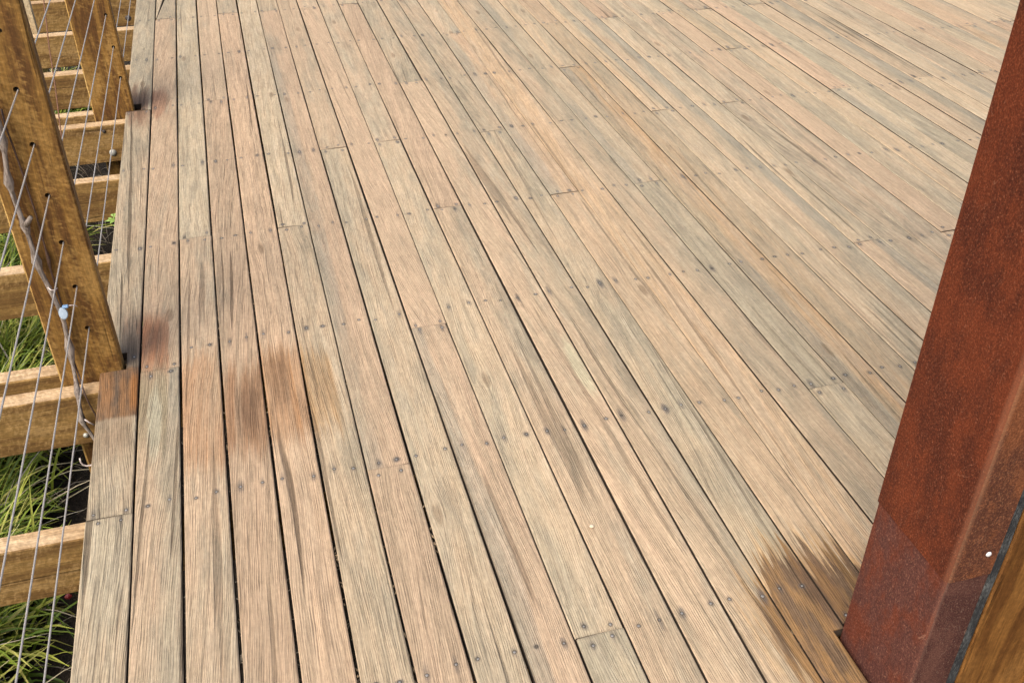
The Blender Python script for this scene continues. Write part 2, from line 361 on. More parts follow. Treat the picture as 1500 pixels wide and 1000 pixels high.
def mat_ground():
    M = Mat('dark_mulch'); X, Y, Z = M.obj()
    a = M.noise(X * 18.0, Y * 18.0, Z * 18.0, 5, 0.65); b = M.noise(X * 90.0, Y * 60.0, 0.0, 4, 0.7)
    far = M.noise(X * 0.4, Y * 0.4, 3.0, 4)
    c = M.mix((0.013, 0.010, 0.007), (0.040, 0.029, 0.019), (a * 0.5 + b * 0.6).step(0.42, 0.72))
    away = ((X * X + Y * Y).sqrt()).step(5.0, 14.0)
    c = M.mix(c, M.mix((0.045, 0.070, 0.018), (0.090, 0.095, 0.035), far), away)
    M.color(c); M.set(Roughness=0.95); M.bump(a + b * 0.6, 0.02, 1.0); return M.m
GROUND = mat_ground()

def mat_blade(name):
    M = Mat(name)
    t = M.attr('tint').outputs['Color']
    n = M.nt.nodes.new('ShaderNodeVectorMath'); n.operation = 'SCALE'; n.inputs['Scale'].default_value = 1.0
    M.nt.links.new(t, n.inputs[0]); M.color(N(M.nt, n.outputs[0]))
    M.set(Roughness=0.5, Specular_IOR_Level=0.35)
    # a leaf also lets some light through
    tr = M.nt.nodes.new('ShaderNodeBsdfTranslucent'); mx = M.nt.nodes.new('ShaderNodeMixShader'); mx.inputs[0].default_value = 0.30
    M.nt.links.new(n.outputs[0], tr.inputs[0]); out = M.nt.nodes['Material Output']
    M.nt.links.new(M.b.outputs[0], mx.inputs[1]); M.nt.links.new(tr.outputs[0], mx.inputs[2]); M.nt.links.new(mx.outputs[0], out.inputs[0])
    return M.m
BLADE = mat_blade('grass_blade')

# ------------------------------------------------------------------ object helpers
def empty(name, loc=(0, 0, 0), label=None, cat=None, group=None, kind=None):
    o = bpy.data.objects.new(name, None); COL.objects.link(o); o.location = loc; o.empty_display_size = 0.05
    if label: o['label'] = label
    if cat: o['category'] = cat
    if group: o['group'] = group
    if kind: o['kind'] = kind
    return o
def link(name, me, mats, parent=None, loc=None, label=None, cat=None, group=None, kind=None):
    o = bpy.data.objects.new(name, me); COL.objects.link(o)
    for mt in (mats if isinstance(mats, (list, tuple)) else [mats]):
        if not me.materials or mt.name not in [q.name for q in me.materials]: me.materials.append(mt)
    if loc is not None: o.location = loc
    if parent: o.parent = parent
    if label: o['label'] = label
    if cat: o['category'] = cat
    if group: o['group'] = group
    if kind: o['kind'] = kind
    return o
def to_mesh(bm, name, smooth=False):
    me = bpy.data.meshes.new(name); bmesh.ops.recalc_face_normals(bm, faces=bm.faces)
    bm.to_mesh(me); bm.free()
    if smooth:
        for p in me.polygons: p.use_smooth = True
    return me
def box(bm, lo, hi, bevel=0.0, seg=1):
    vs = [bm.verts.new((x, y, z)) for z in (lo[2], hi[2]) for y in (lo[1], hi[1]) for x in (lo[0], hi[0])]
    fs = [bm.faces.new([vs[i] for i in f]) for f in ((0, 2, 3, 1), (4, 5, 7, 6), (0, 1, 5, 4), (2, 6, 7, 3), (0, 4, 6, 2), (1, 3, 7, 5))]
    if bevel:
        es = list({e for f in fs for e in f.edges})
        bmesh.ops.bevel(bm, geom=es, offset=bevel, segments=seg, affect='EDGES', profile=0.5)
def tube(bm, pts, rads, n=8, cap=True):
    rings = []
    pts = [Vector(q) for q in pts]
    for i, pnt in enumerate(pts):
        t = (pts[min(i + 1, len(pts) - 1)] - pts[max(i - 1, 0)]).normalized()
        a = t.orthogonal().normalized() if i == 0 else (rings_a - t * rings_a.dot(t)).normalized()
        rings_a = a; b = t.cross(a); r = rads[i] if isinstance(rads, (list, tuple)) else rads
        rings.append([bm.verts.new(pnt + (a * math.cos(2 * math.pi * k / n) + b * math.sin(2 * math.pi * k / n)) * r) for k in range(n)])
    for A, B in zip(rings, rings[1:]):
        for k in range(n): bm.faces.new((A[k], A[(k + 1) % n], B[(k + 1) % n], B[k]))
    if cap:
        bm.faces.new(rings[0][::-1]); bm.faces.new(rings[-1])
def dome(bm, c, axis, r, h, n=10, rings=3, skirt=0.0):
    """a low domed head standing on the point c"""
    axis = Vector(axis).normalized(); a = axis.orthogonal().normalized(); b = axis.cross(a); c = Vector(c); prev = None
    if skirt:
        prev = [bm.verts.new(c - axis * skirt + (a * math.cos(2 * math.pi * k / n) + b * math.sin(2 * math.pi * k / n)) * r) for k in range(n)]
    for j in range(rings):
        ph = j / rings * math.pi / 2
        ring = [bm.verts.new(c + axis * h * math.sin(ph) + (a * math.cos(2 * math.pi * k / n) + b * math.sin(2 * math.pi * k / n)) * r * math.cos(ph)) for k in range(n)]
        if prev:
            for k in range(n): bm.faces.new((prev[k], prev[(k + 1) % n], ring[(k + 1) % n], ring[k]))
        prev = ring
    top = bm.verts.new(c + axis * h)
    for k in range(n): bm.faces.new((prev[k], prev[(k + 1) % n], top))
def ray(px, py):
    return F + R * ((px - 750) / 1463.83) - U * ((py - 500) / 1463.83)
def on_y(px, py, Y):
    d = ray(px, py); t = Y / d.y; return Vector((0, 0, 1.43733)) + d * t

# ------------------------------------------------------------------ ground
bm = bmesh.new()
nx_, ny_ = 60, 70
gv = {}
def axis_pts(a, b, n, far):
    return [-far, -far * .3, a - 3] + [a + (b - a) * i / n for i in range(n + 1)] + [b + 3, far * .3, far]
gx = axis_pts(-3.0, 1.5, nx_, 150.0); gy = axis_pts(0.0, 7.0, ny_, 150.0)
for i, X in enumerate(gx):
    for j, Y in enumerate(gy):
        zz = -0.50 + 0.05 * math.sin(X * 2.3 + 1.2 * math.sin(Y * 1.7)) * math.cos(Y * 1.9)
        if -3 < X < 1.5 and 0 < Y < 7: zz += random.uniform(-0.012, 0.012)
        gv[i, j] = bm.verts.new((X, Y, zz))
for i in range(len(gx) - 1):
    for j in range(len(gy) - 1):
        bm.faces.new((gv[i, j], gv[i + 1, j], gv[i + 1, j + 1], gv[i, j + 1]))
link('ground', to_mesh(bm, 'ground', True), GROUND, kind='structure')

# ------------------------------------------------------------------ the deck: joists, planks, nails
deck = empty('deck', (0, 0, 0), kind='structure')

def timber_box(lo, hi, wob=0.0015, n=6, axis=0, bevel=0.002):
    """sawn timber: a bevelled box cut along its length and pushed slightly out of true"""
    bm = bmesh.new(); box(bm, lo, hi, bevel)
    for i in range(1, n):
        co = [0, 0, 0]; co[axis] = lo[axis] + (hi[axis] - lo[axis]) * i / n
        no = [0, 0, 0]; no[axis] = 1
        bmesh.ops.bisect_plane(bm, geom=bm.verts[:] + bm.edges[:] + bm.faces[:], plane_co=co, plane_no=no)
    for v in bm.verts:
        for k in range(3):
            if k != axis: v.co[k] += random.uniform(-wob, wob) * 0.6
    return bm

def make_joist(yf, yr, xl=-1.35, xr=5.1, zt=-0.0205, h=0.144):
    bm = timber_box((xl, yf, zt - h), (xr, yr, zt), 0.0012, 12, 0, 0.0025)
    bmesh.ops.bisect_plane(bm, geom=bm.verts[:] + bm.edges[:] + bm.faces[:], plane_co=(X0 + 0.002, 0, 0), plane_no=(1, 0, 0))
    me = to_mesh(bm, 'joist'); me.materials.append(JOIST); me.materials.append(JTOP); me.materials.append(JSHADE)
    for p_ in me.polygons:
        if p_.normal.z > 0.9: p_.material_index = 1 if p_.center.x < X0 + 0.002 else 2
    return link('joist', me, [JOIST, JTOP, JSHADE], deck)
joists = {}
for yf, yr in ((0.495, 0.545), (1.044, 1.094), (1.580, 1.629), (2.067, 2.116), (2.168, 2.218), (2.703, 2.755), (3.259, 3.306), (3.745, 3.795),
               (3.866, 3.916), (4.337, 4.395), (4.880, 4.936), (5.430, 5.482), (5.98, 6.03), (6.53, 6.58), (7.08, 7.13)):
    joists[yf] = make_joist(yf, yr)
bm = bmesh.new(); dome(bm, (-0.512, 3.7445, -0.128), (0, -1, 0), 0.0135, 0.008, 12, 3); link('bolt', to_mesh(bm, 'bolt', True), GALV, joists[3.745], label='round pale grey bolt head')
bm = bmesh.new(); dome(bm, (-0.525, 3.7445, -0.042), (0, -1, 0), 0.007, 0.005, 10, 3); link('bolt', to_mesh(bm, 'bolt', True), RUSTB, joists[3.745], label='small dark bolt head')
q = on_y(126, 637, 2.066); bm = bmesh.new(); dome(bm, q, (0, -1, 0), 0.007, 0.006, 10, 3); link('bolt', to_mesh(bm, 'bolt', True), GALV, joists[2.067], label='silver bolt head beside the vine')
q = on_y(188, 27, 4.88); bm = bmesh.new(); dome(bm, q, (0, -1, 0), 0.014, 0.009, 10, 3); link('bolt', to_mesh(bm, 'bolt', True), RUSTB, joists[4.88], label='dark round bolt head')

NCOL = 54; YN, YF = 0.30, 7.2
JO = {0: [1.606, 3.803, 5.47], 1: [2.095, 4.937, 6.58], 2: [2.743, 5.478], 3: [3.834, 6.03], 4: [4.937], 5: [2.736, 5.478], 6: [1.600, 4.927], 7: [3.266, 6.03],
      8: [2.098, 4.917], 9: [1.068, 3.274, 6.03], 10: [2.730, 4.927], 11: [3.818, 6.58], 12: [5.478], 13: [3.259, 5.478], 14: [2.720, 4.350], 15: [4.927],
      16: [5.478], 17: [1.600, 2.722, 4.927], 18: [3.803], 19: [4.376], 20: [3.274, 6.03], 21: [4.927], 22: [2.187, 4.376], 23: [3.274, 5.478],
      24: [4.927], 25: [2.172, 4.376], 26: [3.822, 6.03], 27: [1.621, 4.376], 28: [3.285], 29: [2.172, 4.927], 32: [3.30, 5.478], 30: [4.376], 31: [2.723, 6.03], 33: [2.172, 4.376]}
# what individual boards look like: (grey, warm, orange, crack, edge, dark), keyed by column and running number of the board
TN = {(0, 0): (.66, .25, .0, .85, .2, .15), (0, 1): (.55, .45, .05, .8, .2, .35), (0, 2): (.72, .2, 0, .5, .2, .1),
      (1, 0): (.45, .55, 0, .75, .9, .1), (1, 1): (.34, .75, .1, .7, .2, .3), (1, 2): (.62, .4, 0, .3, .1, .1),
      (2, 0): (.42, .70, .05, .55, .3, .2), (2, 1): (.42, .0, 0, .55, .2, 0),
      (3, 0): (.25, .80, .10, .85, .2, .2), (3, 1): (.25, .6, 0, .3, .1, .1),
      (4, 0): (.18, .85, .15, .95, .1, .1), (4, 1): (.5, .4, 0, .2, 0, 0),
      (5, 0): (.42, .35, .05, .6, .2, .15), (5, 1): (.18, .10, 0, .6, .1, .1),
      (6, 0): (.15, .75, 0, .55, .2, 0), (6, 1): (.35, .85, 0, .25, .7, .4), (6, 2): (.4, .3, 0, .2, .2, .1),
      (7, 0): (.48, .30, 0, .6, .3, .1), (7, 1): (.40, .55, 0, .35, .2, .2),
      (8, 0): (.32, .75, 0, .55, .8, .1), (8, 1): (.25, .75, 0, .45, .1, .2),
      (9, 0): (.8, .1, 0, .4, .4, 0), (9, 1): (.42, .3, 0, .45, .3, .1),
      (10, 0): (.46, .6, 0, .45, .4, .1), (10, 1): (.2, .8, 0, .3, .2, .5),
      (11, 0): (.35, .65, 0, .4, .3, .2), (12, 0): (.45, .5, 0, .5, .5, .1), (12, 1): (.2, .5, 0, .45, .1, .1),
      (13, 0): (.55, .3, .1, .5, .5, .3), (13, 1): (.62, .6, 0, .4, .2, .6),
      (14, 0): (.3, .5, .2, .5, .2, .3), (15, 0): (.35, .6, .55, .5, .3, .3), (16, 0): (.5, .5, 0, .4, .3, .1), (16, 1): (.6, .2, 0, .4, .3, .2),
      (17, 0): (.55, .2, .05, .4, .2, .1), (17, 1): (.75, .2, .0, .4, .3, .2),
      (18, 0): (.45, .5, .95, .6, .9, .2), (18, 1): (.5, .4, .4, .4, .3, .3), (19, 0): (.5, .3, .6, .5, .3, .1), (19, 1): (.35, .6, .2, .5, .3, .1)}
nails = []; boards = []
pid_n = 0
def plank(col, y0, y1, tone, xl=None, xr=None, notches=()):
    """one board; xl/xr are functions of y, notches = (y0, y1, x_left_limit) cut from its left edge or (y0, y1, None, x_right_limit) from its right edge"""
    global pid_n
    pid_n += 1; pid = pid_n
    cx = X0 + (col + 0.5) * PITCH + random.uniform(-.0008, .0008)
    wj = PW * random.uniform(0.988, 1.010) + (-0.0008 if col < 6 else 0.0005 if col < 12 else 0.0010)
    wj = min(wj, PITCH - 0.0016)
    skew = random.uniform(-.0012, .0012)
    ph = random.uniform(0, 6.28)
    L = y1 - y0
    zt = random.uniform(-.0012, .0012); tilt = random.uniform(-.0012, .0012); cup = random.uniform(-.0008, .0012)
    ys = [y0 + L * i / 10 for i in range(11)]
    ins = []
    for nt in notches: ins += [nt[0], nt[0] + 1e-4, nt[1], nt[1] + 1e-4]
    ys = sorted([v for v in ys if all(abs(v - t) > 0.01 for t in ins)] + [v for v in ins if y0 < v < y1])
    ch = 0.0022
    verts, faces, rings = [], [], []
    for yy in ys:
        t = (yy - y0) / L - 0.5
        a = cx - wj / 2 + skew * t + 0.0007 * math.sin(ph + yy * 3.1)
        b = cx + wj / 2 + skew * t + 0.0007 * math.sin(ph * 2 + yy * 2.7)
        if xl: a = xl(yy)
        if xr: b = xr(yy)
        for nt in notches:
            if nt[0] + 5e-5 < yy < nt[1] + 5e-5:
                if nt[2] is not None: a = max(a, nt[2])
                if len(nt) > 3: b = min(b, nt[3])
        wdt = b - a; zz = zt + 0.0006 * math.sin(ph + yy * 4.3); zb = -0.0195
        i0 = len(verts); mid = (a + b) / 2
        c2 = min(ch, wdt * .2)
        verts += [(a, yy, zb), (a, yy, zz - c2 - tilt), (a + c2, yy, zz - tilt), (mid, yy, zz + cup), (b - c2, yy, zz + tilt), (b, yy, zz - c2 + tilt), (b, yy, zb)]
        rings.append(i0)
    for A, B in zip(rings, rings[1:]):
        for k in range(7): faces.append((A + k, A + (k + 1) % 7, B + (k + 1) % 7, B + k))
    faces.append(tuple(rings[0] + k for k in range(7))); faces.append(tuple(rings[-1] + 6 - k for k in range(7)))
    org = (cx, (y0 + y1) / 2, 0)
    me = bpy.data.meshes.new('plank'); me.from_pydata([(v[0] - org[0], v[1] - org[1], v[2]) for v in verts], [], faces)
    n = len(verts)
    for nm, ty, fld, val in (('ppos', 'FLOAT_VECTOR', 'vector', [c for v in verts for c in v]), ('pinfo', 'FLOAT_VECTOR', 'vector', [cx, y0, y1] * n),
                             ('pid', 'FLOAT', 'value', [float(pid)] * n), ('tone', 'FLOAT_COLOR', 'color', [*tone[:3], 1.0] * n),
                             ('tone_b', 'FLOAT_COLOR', 'color', [*tone[3:6], 1.0] * n)):
        me.attributes.new(nm, ty, 'POINT').data.foreach_set(fld, val)
    me.update()
    me.materials.append(MP); me.materials.append(MSIDE)
    nq = (len(rings) - 1) * 7
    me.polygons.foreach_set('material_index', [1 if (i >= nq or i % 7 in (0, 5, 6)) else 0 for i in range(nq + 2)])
    o = link('plank', me, [MP, MSIDE], deck, org)
    # nails of this board
    r0 = int(math.ceil((y0 - 0.1 - ROW0) / ROWP)); r1 = int(math.floor((y1 + 0.1 - ROW0) / ROWP))
    for r in range(r0, r1 + 1):
        yn = row(r)
        if y1 - yn < 0.1: yn = y1 - 0.016
        elif yn - y0 < 0.1: yn = y0 + 0.016
        if not (y0 < yn < y1): continue
        for sd in (0, 1):
            jx, jy = jit(pid, r, sd)
            nx = cx + (-0.026, 0.026)[sd] + jx; ny = yn + jy
            if (xl and nx < xl(ny) + .012) or (xr and nx > xr(ny) - .012): continue
            if any(nt[0] - .02 < ny < nt[1] + .02 and ((nt[2] is not None and nx < nt[2] + .01) or (len(nt) > 3 and nx > nt[3] - .01)) for nt in notches): continue
            if random.random() < 0.04: continue
            nails.append((nx, ny, zt + 0.0006 * math.sin(ph + ny * 4.3) + (tilt if sd else -tilt) * .58 + cup * .42 - .0004 + random.uniform(-.0004, .0003)))
    return o

for col in range(NCOL):
    js = JO.get(col)
    if js is None:
        js = []; r = random.choice((1, 2, 3, 4, 5, 6)); last = None
        while row(r) < YF - 0.3:
            js.append(row(r) + random.uniform(-.012, .012)); r += random.choice((4, 5, 5, 6, 7))
    start = YN if col < 14 else 0.972
    cuts = [start] + [j for j in js if start + 0.05 < j] + [YF]
    for i, (a, b) in enumerate(zip(cuts, cuts[1:])):
        g = random.uniform(.0002, .0007)
        tone = TN.get((col, i))
        if tone is None:
            tone = (min(1, max(0, random.gauss(.47, .19))), min(1, max(0, random.gauss(.50, .25))), max(0, random.gauss(-.05, .28)), random.uniform(.05, .75), random.choice((0, .2, .4, .9)), random.uniform(0, .45))
        nts = []; xl = xr = None
        if col == 0:
            nts = [nt for nt in ((2.117, 2.190, -0.3815), (3.805, 3.872, -0.386)) if a - .01 < nt[0] and nt[1] < b]
        if col == 13 and a < 0.96: nts = [(a + .002, 0.962, None, 0.8555)]
        if col == 1 and i == 2:
            base = X0 + PITCH
            xl = lambda yy, base=base: base + 0.003 + max(0.0, min(0.052, (yy - 4.937) * 0.115))
        plank(col, a + g, b - g, tone, xl, xr, nts)
# the split-off sliver beside the cut-away board at the far left
base1 = X0 + PITCH
plank(1, 4.950, 5.36, (.1, .1, 0, .3, 0, 0), lambda yy: base1 + 0.0022, lambda yy: base1 + 0.0052 + (yy - 4.95) * 0.085)

bm = bmesh.new()
for nx, ny, nz in nails: dome(bm, (nx, ny, nz), (random.uniform(-.15, .15), random.uniform(-.15, .15), 1), random.uniform(.0027, .0035), .0012, 8, 2, skirt=.002)
link('nail_heads', to_mesh(bm, 'nail_heads', True), NAILM, deck, kind='stuff')

# ------------------------------------------------------------------ railing posts with drilled holes, and their wires
HZ = [0.126, 0.239, 0.354, 0.468, 0.584, 0.702]
def make_post(yf, yr, xl, xr, label, hx, top=1.02, bottom=-0.62):
    root = empty('railing_post', ((xl + xr) / 2, (yf + yr) / 2, bottom), label, 'post', 'timber posts of the wire railing')
    cxp, cyp = (xl + xr) / 2, (yf + yr) / 2
    bm = timber_box((xl, yf, bottom), (xr, yr, top), 0.0012, 10, 2, 0.004)
    me = to_mesh(bm, 'post_timber'); me.transform(Matrix.Translation(-Vector((cxp, cyp, bottom)))); o = link('timber', me, [POST, ARRIS], root)
    # drill
    cb = bmesh.new()
    for z in HZ + [0.82, 0.935]:
        tube(cb, [(hx, yf - .05, z + .0032), (hx, yr + .05, z + .0032)], 0.0062, 12)
    cm = to_mesh(cb, 'drill'); co = bpy.data.objects.new('drill', cm); COL.objects.link(co)
    md = o.modifiers.new('holes', 'BOOLEAN'); md.operation = 'DIFFERENCE'; md.object = co; md.solver = 'EXACT'
    bpy.context.view_layer.update(); dg = bpy.context.evaluated_depsgraph_get()
    nm = bpy.data.meshes.new_from_object(o.evaluated_get(dg)); o.modifiers.clear(); o.data = nm; nm.name = 'post_timber'
    bpy.data.objects.remove(co)
    nm.materials.clear(); nm.materials.append(POST); nm.materials.append(ARRIS)
    for p_ in nm.polygons:
        p_.material_index = 1 if (p_.normal.x < -0.3 and abs(p_.normal.y) > 0.3) else 0  # left bevels get the paler timber
    return root
post1 = make_post(2.1205, 2.164, -0.534, -0.3885, 'thick oiled timber railing post in the left foreground with a vine tied to it', -0.440)
post2 = make_post(3.813, 3.860, -0.556, -0.411, 'oiled timber railing post farther back at the top left corner, bare of any vine', -0.432)

WL = ['lowest steel wire of the railing, nearest the deck boards', 'second steel wire up from the deck edge', 'third steel wire up from the deck edge',
      'fourth steel wire up, leaving the post beside the blue and white tie', 'fifth steel wire up, second from the top of those in view', 'topmost steel wire in view, farthest left in the foreground']
for i, z in enumerate(HZ):
    bm = bmesh.new(); pts = []
    for k in range(24):
        yy = -0.5 + 7.6 * k / 23
        pts.append((-0.443 + 0.0032 * (yy - 0.4), yy, z + 0.0015 * math.sin(yy * 1.9 + i)))
    tube(bm, pts, 0.0017, 8)
    link('steel_wire', to_mesh(bm, 'steel_wire', True), STEEL, label=WL[i], cat='wire', group='steel wires of the railing')

# ------------------------------------------------------------------ grapevine on the near post
vine = empty('grapevine', (-0.46, 2.05, -0.55), 'bare grey grapevine stem with knobbly nodes climbing the near post', 'vine')
vp = [(-12, 120, 2.100, 6.5), (-6, 165, 2.100, 6.5), (1, 198, 2.096, 11), (4, 207, 2.096, 11.5), (7, 225, 2.102, 6.2), (10, 250, 2.102, 6.2), (13, 268, 2.102, 12.5), (17, 280, 2.103, 6.2), (24, 300, 2.104, 6.0), (31, 318, 2.104, 6.0), (37, 331, 2.103, 12.5),
      (41, 343, 2.104, 6.2), (48, 366, 2.104, 6), (54, 384, 2.103, 12), (59, 397, 2.103, 6), (68, 414, 2.102, 5.8), (78, 433, 2.102, 6), (88, 455, 2.100, 6.3), (94, 472, 2.100, 5.6), (98, 492, 2.100, 5.6), (102, 510, 2.099, 12), (104, 520, 2.098, 10.5), (107, 535, 2.097, 5.4),
      (111, 556, 2.085, 5.4), (114, 575, 2.066, 9.5), (115, 585, 2.055, 5.2), (118, 603, 2.047, 5.2), (120, 615, 2.045, 11), (124, 623, 2.045, 5.6), (131, 632, 2.044, 4.8), (142, 648, 2.042, 4.6), (160, 676, 2.03, 4.5)]
bm = bmesh.new()
pts = []; rr = []
for a, b, Y, r_ in vp:
    pts.append(on_y(a, b, Y)); rr.append(r_ * .86 / 1000.0 * random.uniform(.9, 1.1))
pts.append(Vector((pts[-1].x + 0.02, 2.0, -0.6))); rr.append(0.0048)
tube(bm, pts, rr, 9); link('stem', to_mesh(bm, 'stem', True), BARK, vine).matrix_parent_inverse = Matrix.Translation(-Vector(vine.location))
bm = bmesh.new()
cp = [(2, 160, 2.112, 2.2), (8, 185, 2.112, 2.2), (20, 217, 2.113, 2.1), (36, 263, 2.113, 2.0), (52, 312, 2.113, 2.0), (66, 362, 2.113, 1.9), (71, 379, 2.111, 4.4), (72, 386, 2.111, 4.2), (74, 395, 2.112, 2.2), (82, 420, 2.112, 2.4), (90, 445, 2.112, 2.2), (99, 488, 2.112, 2.0), (108, 528, 2.110, 2.0), (118, 556, 2.085, 2.0),
      (124, 577, 2.060, 2.0), (131, 592, 2.058, 2.0), (139, 606, 2.056, 2.0), (150, 630, 2.05, 2.0)]
tube(bm, [on_y(a, b, Y) for a, b, Y, _ in cp], [r_ / 1000 for *_, r_ in cp], 7); link('cane', to_mesh(bm, 'cane', True), CANE, vine, label='thin dark cane with a bud').matrix_parent_inverse = Matrix.Translation(-Vector(vine.location))
bm = bmesh.new(); s0 = on_y(38, 330, 2.098); tube(bm, [s0, on_y(43, 322, 2.092), on_y(45, 318, 2.088)], [.0062, .0056, .0045], 8)
link('pruned_stub', to_mesh(bm, 'pruned_stub', True), BARK, vine).matrix_parent_inverse = Matrix.Translation(-Vector(vine.location))
bm = bmesh.new()
tube(bm, [on_y(a, b, 2.03) for a, b in ((117, 671), (118, 676), (121, 680), (126, 682), (134, 681), (141, 679))], 0.0022, 6)
T_ = to_mesh(bm, 'tendril', True); link('tendril', T_, TENDRIL, vine, label='pale curled tendril').matrix_parent_inverse = Matrix.Translation(-Vector(vine.location))
bm = bmesh.new(); tube(bm, [on_y(a, b, 2.035) for a, b in ((124, 614), (130, 618), (138, 622))], 0.0017, 6)
link('tendril', to_mesh(bm, 'tendril', True), TENDRIL, vine, label='short straight pale tendril').matrix_parent_inverse = Matrix.Translation(-Vector(vine.location))

# plant tie: a small faceted disc with a blue rim and a pale cord that loops to the wire
tc = on_y(93, 459, 2.086)
tie = empty('plant_tie', tc, 'small blue and white plastic plant tie clipped round the vine', 'plant tie')
ax = Vector((0.12, -0.85, 0.5)).normalized(); sx_ = ax.cross(Vector((0, 0, 1))).normalized(); sy_ = sx_.cross(ax)
bm = bmesh.new(); prev = None
for off, sc_ in ((-.005, .92), (.004, 1.0), (.0065, .86), (.0072, .0)):
    if sc_ == 0:
        t_ = bm.verts.new(ax * off)
        for k in range(14): bm.faces.new((prev[k], prev[(k + 1) % 14], t_))
        break
    ring = [bm.verts.new(ax * off + (sx_ * math.cos(2 * math.pi * k / 14) * .0098 + sy_ * math.sin(2 * math.pi * k / 14) * .0145) * sc_) for k in range(14)]
    if prev:
        for k in range(14): bm.faces.new((prev[k], prev[(k + 1) % 14], ring[(k + 1) % 14], ring[k]))
    prev = ring
link('disc', to_mesh(bm, 'disc'), TIE, tie)
bm = bmesh.new(); d0 = on_y(96, 449, 2.084) - tc
box(bm, (d0.x - .007, d0.y - .005, d0.z - .0025), (d0.x + .006, d0.y + .005, d0.z + .003), .0015)
link('clasp', to_mesh(bm, 'clasp'), TIEB, tie)
bm = bmesh.new(); tube(bm, [on_y(a, b, Y) - tc for a, b, Y in ((99, 448, 2.088), (104, 447, 2.09), (110, 447, 2.095), (113, 449, 2.105))], 0.0014, 6)
link('cord', to_mesh(bm, 'cord', True), TENDRIL, tie)
tl = on_y(76, 424, 2.095)
bm = bmesh.new(); tube(bm, [on_y(a, b, Y) for a, b, Y in ((70, 421, 2.094), (75, 425, 2.090), (79, 425, 2.091), (84, 422, 2.10))], 0.0014, 6)
tt = link('twist_tie', to_mesh(bm, 'twist_tie', True), TENDRIL, label='pale wire twist tie round the vine above the blue and white tie', cat='wire tie')

# thin brown string between the posts, pale stake beyond
bm = bmesh.new(); tube(bm, [on_y(60, -30, 3.3), on_y(64, 0, 3.25), on_y(72, 70, 3.1), on_y(80, 120, 3.0), on_y(89, 192, 2.85), on_y(110, 330, 2.63)], 0.0018, 6)
link('garden_twine', to_mesh(bm, 'garden_twine', True), TWINE, label='thin brown garden twine hanging behind the near post', cat='twine')
bm = timber_box((-0.918, 4.944, -0.62), (-0.866, 4.976, 0.95), 0.001, 5, 2, 0.003)
link('garden_stake', to_mesh(bm, 'garden_stake'), STAKE, label='pale unpainted timber stake standing behind the railing at the top left', cat='stake')

# ------------------------------------------------------------------ rusty steel door post and the timber gate beside it
st = empty('steel_post', (0.90, 0.866, 0), 'rust-red weathering steel post at the right edge, with a sleeve round its foot', 'steel post')
def folded(bm, x0, x1, y0, y1, z0, z1, r, zcuts=8):
    """box section with a rounded near-left fold"""
    prof = [(x1, y0)]
    for k in range(6):
        a = math.pi / 2 * k / 5
        prof.append((x0 + r - r * math.sin(a), y0 + r - r * math.cos(a)))
    prof += [(x0, y1 - .003), (x0 + .003, y1), (x1, y1)]
    rows_ = []
    for i in range(zcuts + 1):
        z = z0 + (z1 - z0) * i / zcuts
        rows_.append([bm.verts.new((px_, py_, z)) for px_, py_ in prof])
    n = len(prof)
    for A, B in zip(rows_, rows_[1:]):
        for k in range(n):
            bm.faces.new((A[k], A[(k + 1) % n], B[(k + 1) % n], B[k]))
    bm.faces.new(rows_[0][::-1]); bm.faces.new(rows_[-1])
def shade_fold(me):
    for p_ in me.polygons: p_.use_smooth = len(p_.vertices) == 4
    if hasattr(me, 'set_sharp_from_angle'): me.set_sharp_from_angle(angle=rad(35))
Pm = Matrix.Translation(-Vector(st.location))
bm = bmesh.new(); folded(bm, 0.8632, 0.9370, 0.7762, 0.9565, 0.3208, 2.45, 0.009, 10)
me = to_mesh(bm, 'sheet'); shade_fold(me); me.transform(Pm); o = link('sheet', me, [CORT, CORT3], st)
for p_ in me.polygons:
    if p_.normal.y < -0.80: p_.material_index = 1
bm = bmesh.new(); folded(bm, 0.8652, 0.9365, 0.7782, 0.9550, -0.12, 0.3188, 0.008, 4)
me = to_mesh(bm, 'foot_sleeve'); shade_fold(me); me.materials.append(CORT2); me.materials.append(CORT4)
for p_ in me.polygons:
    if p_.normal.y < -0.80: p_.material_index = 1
o = link('foot_sleeve', me, [CORT2, CORT4], st, label='duller purplish sleeve round the foot'); me.transform(Pm)
bm = bmesh.new(); folded(bm, 0.8672, 0.9360, 0.7802, 0.9530, 0.25, 0.40, 0.006, 2)
me = to_mesh(bm, 'core'); me.transform(Pm); link('core', me, RUSTB, st)
# screw with a slot, on the front face
sc = on_y(1449, 812, 0.775)
bm = bmesh.new(); dome(bm, (sc.x, 0.7762, sc.z), (0, -1, 0), 0.0046, 0.0028, 12, 3)
o = link('screw', to_mesh(bm, 'screw', True), WHITE, st, label='bright zinc screw head'); o.matrix_parent_inverse = Pm

gate = empty('timber_gate', (1.4, 0.86, 0), 'brown varnished timber gate panel with a black rubber edge, at the lower right corner', 'gate')
Gm = Matrix.Translation(-Vector(gate.location))
bm = timber_box((0.9380, 0.7800, -0.15), (0.9595, 0.83, 2.43), 0.0012, 40, 2, 0.004)
o = link('rubber_seal', to_mesh(bm, 'rubber_seal'), RUB, gate); o.matrix_parent_inverse = Gm
xb = 0.9605
for k in range(7):
    bm = timber_box((xb, 0.7790 + random.uniform(-.0006, .0006), -0.15), (xb + 0.137, 0.8250, 2.40), 0.0005, 6, 2, 0.003)
    o = link('board', to_mesh(bm, 'board'), PANEL, gate); o.matrix_parent_inverse = Gm
    xb += 0.1395

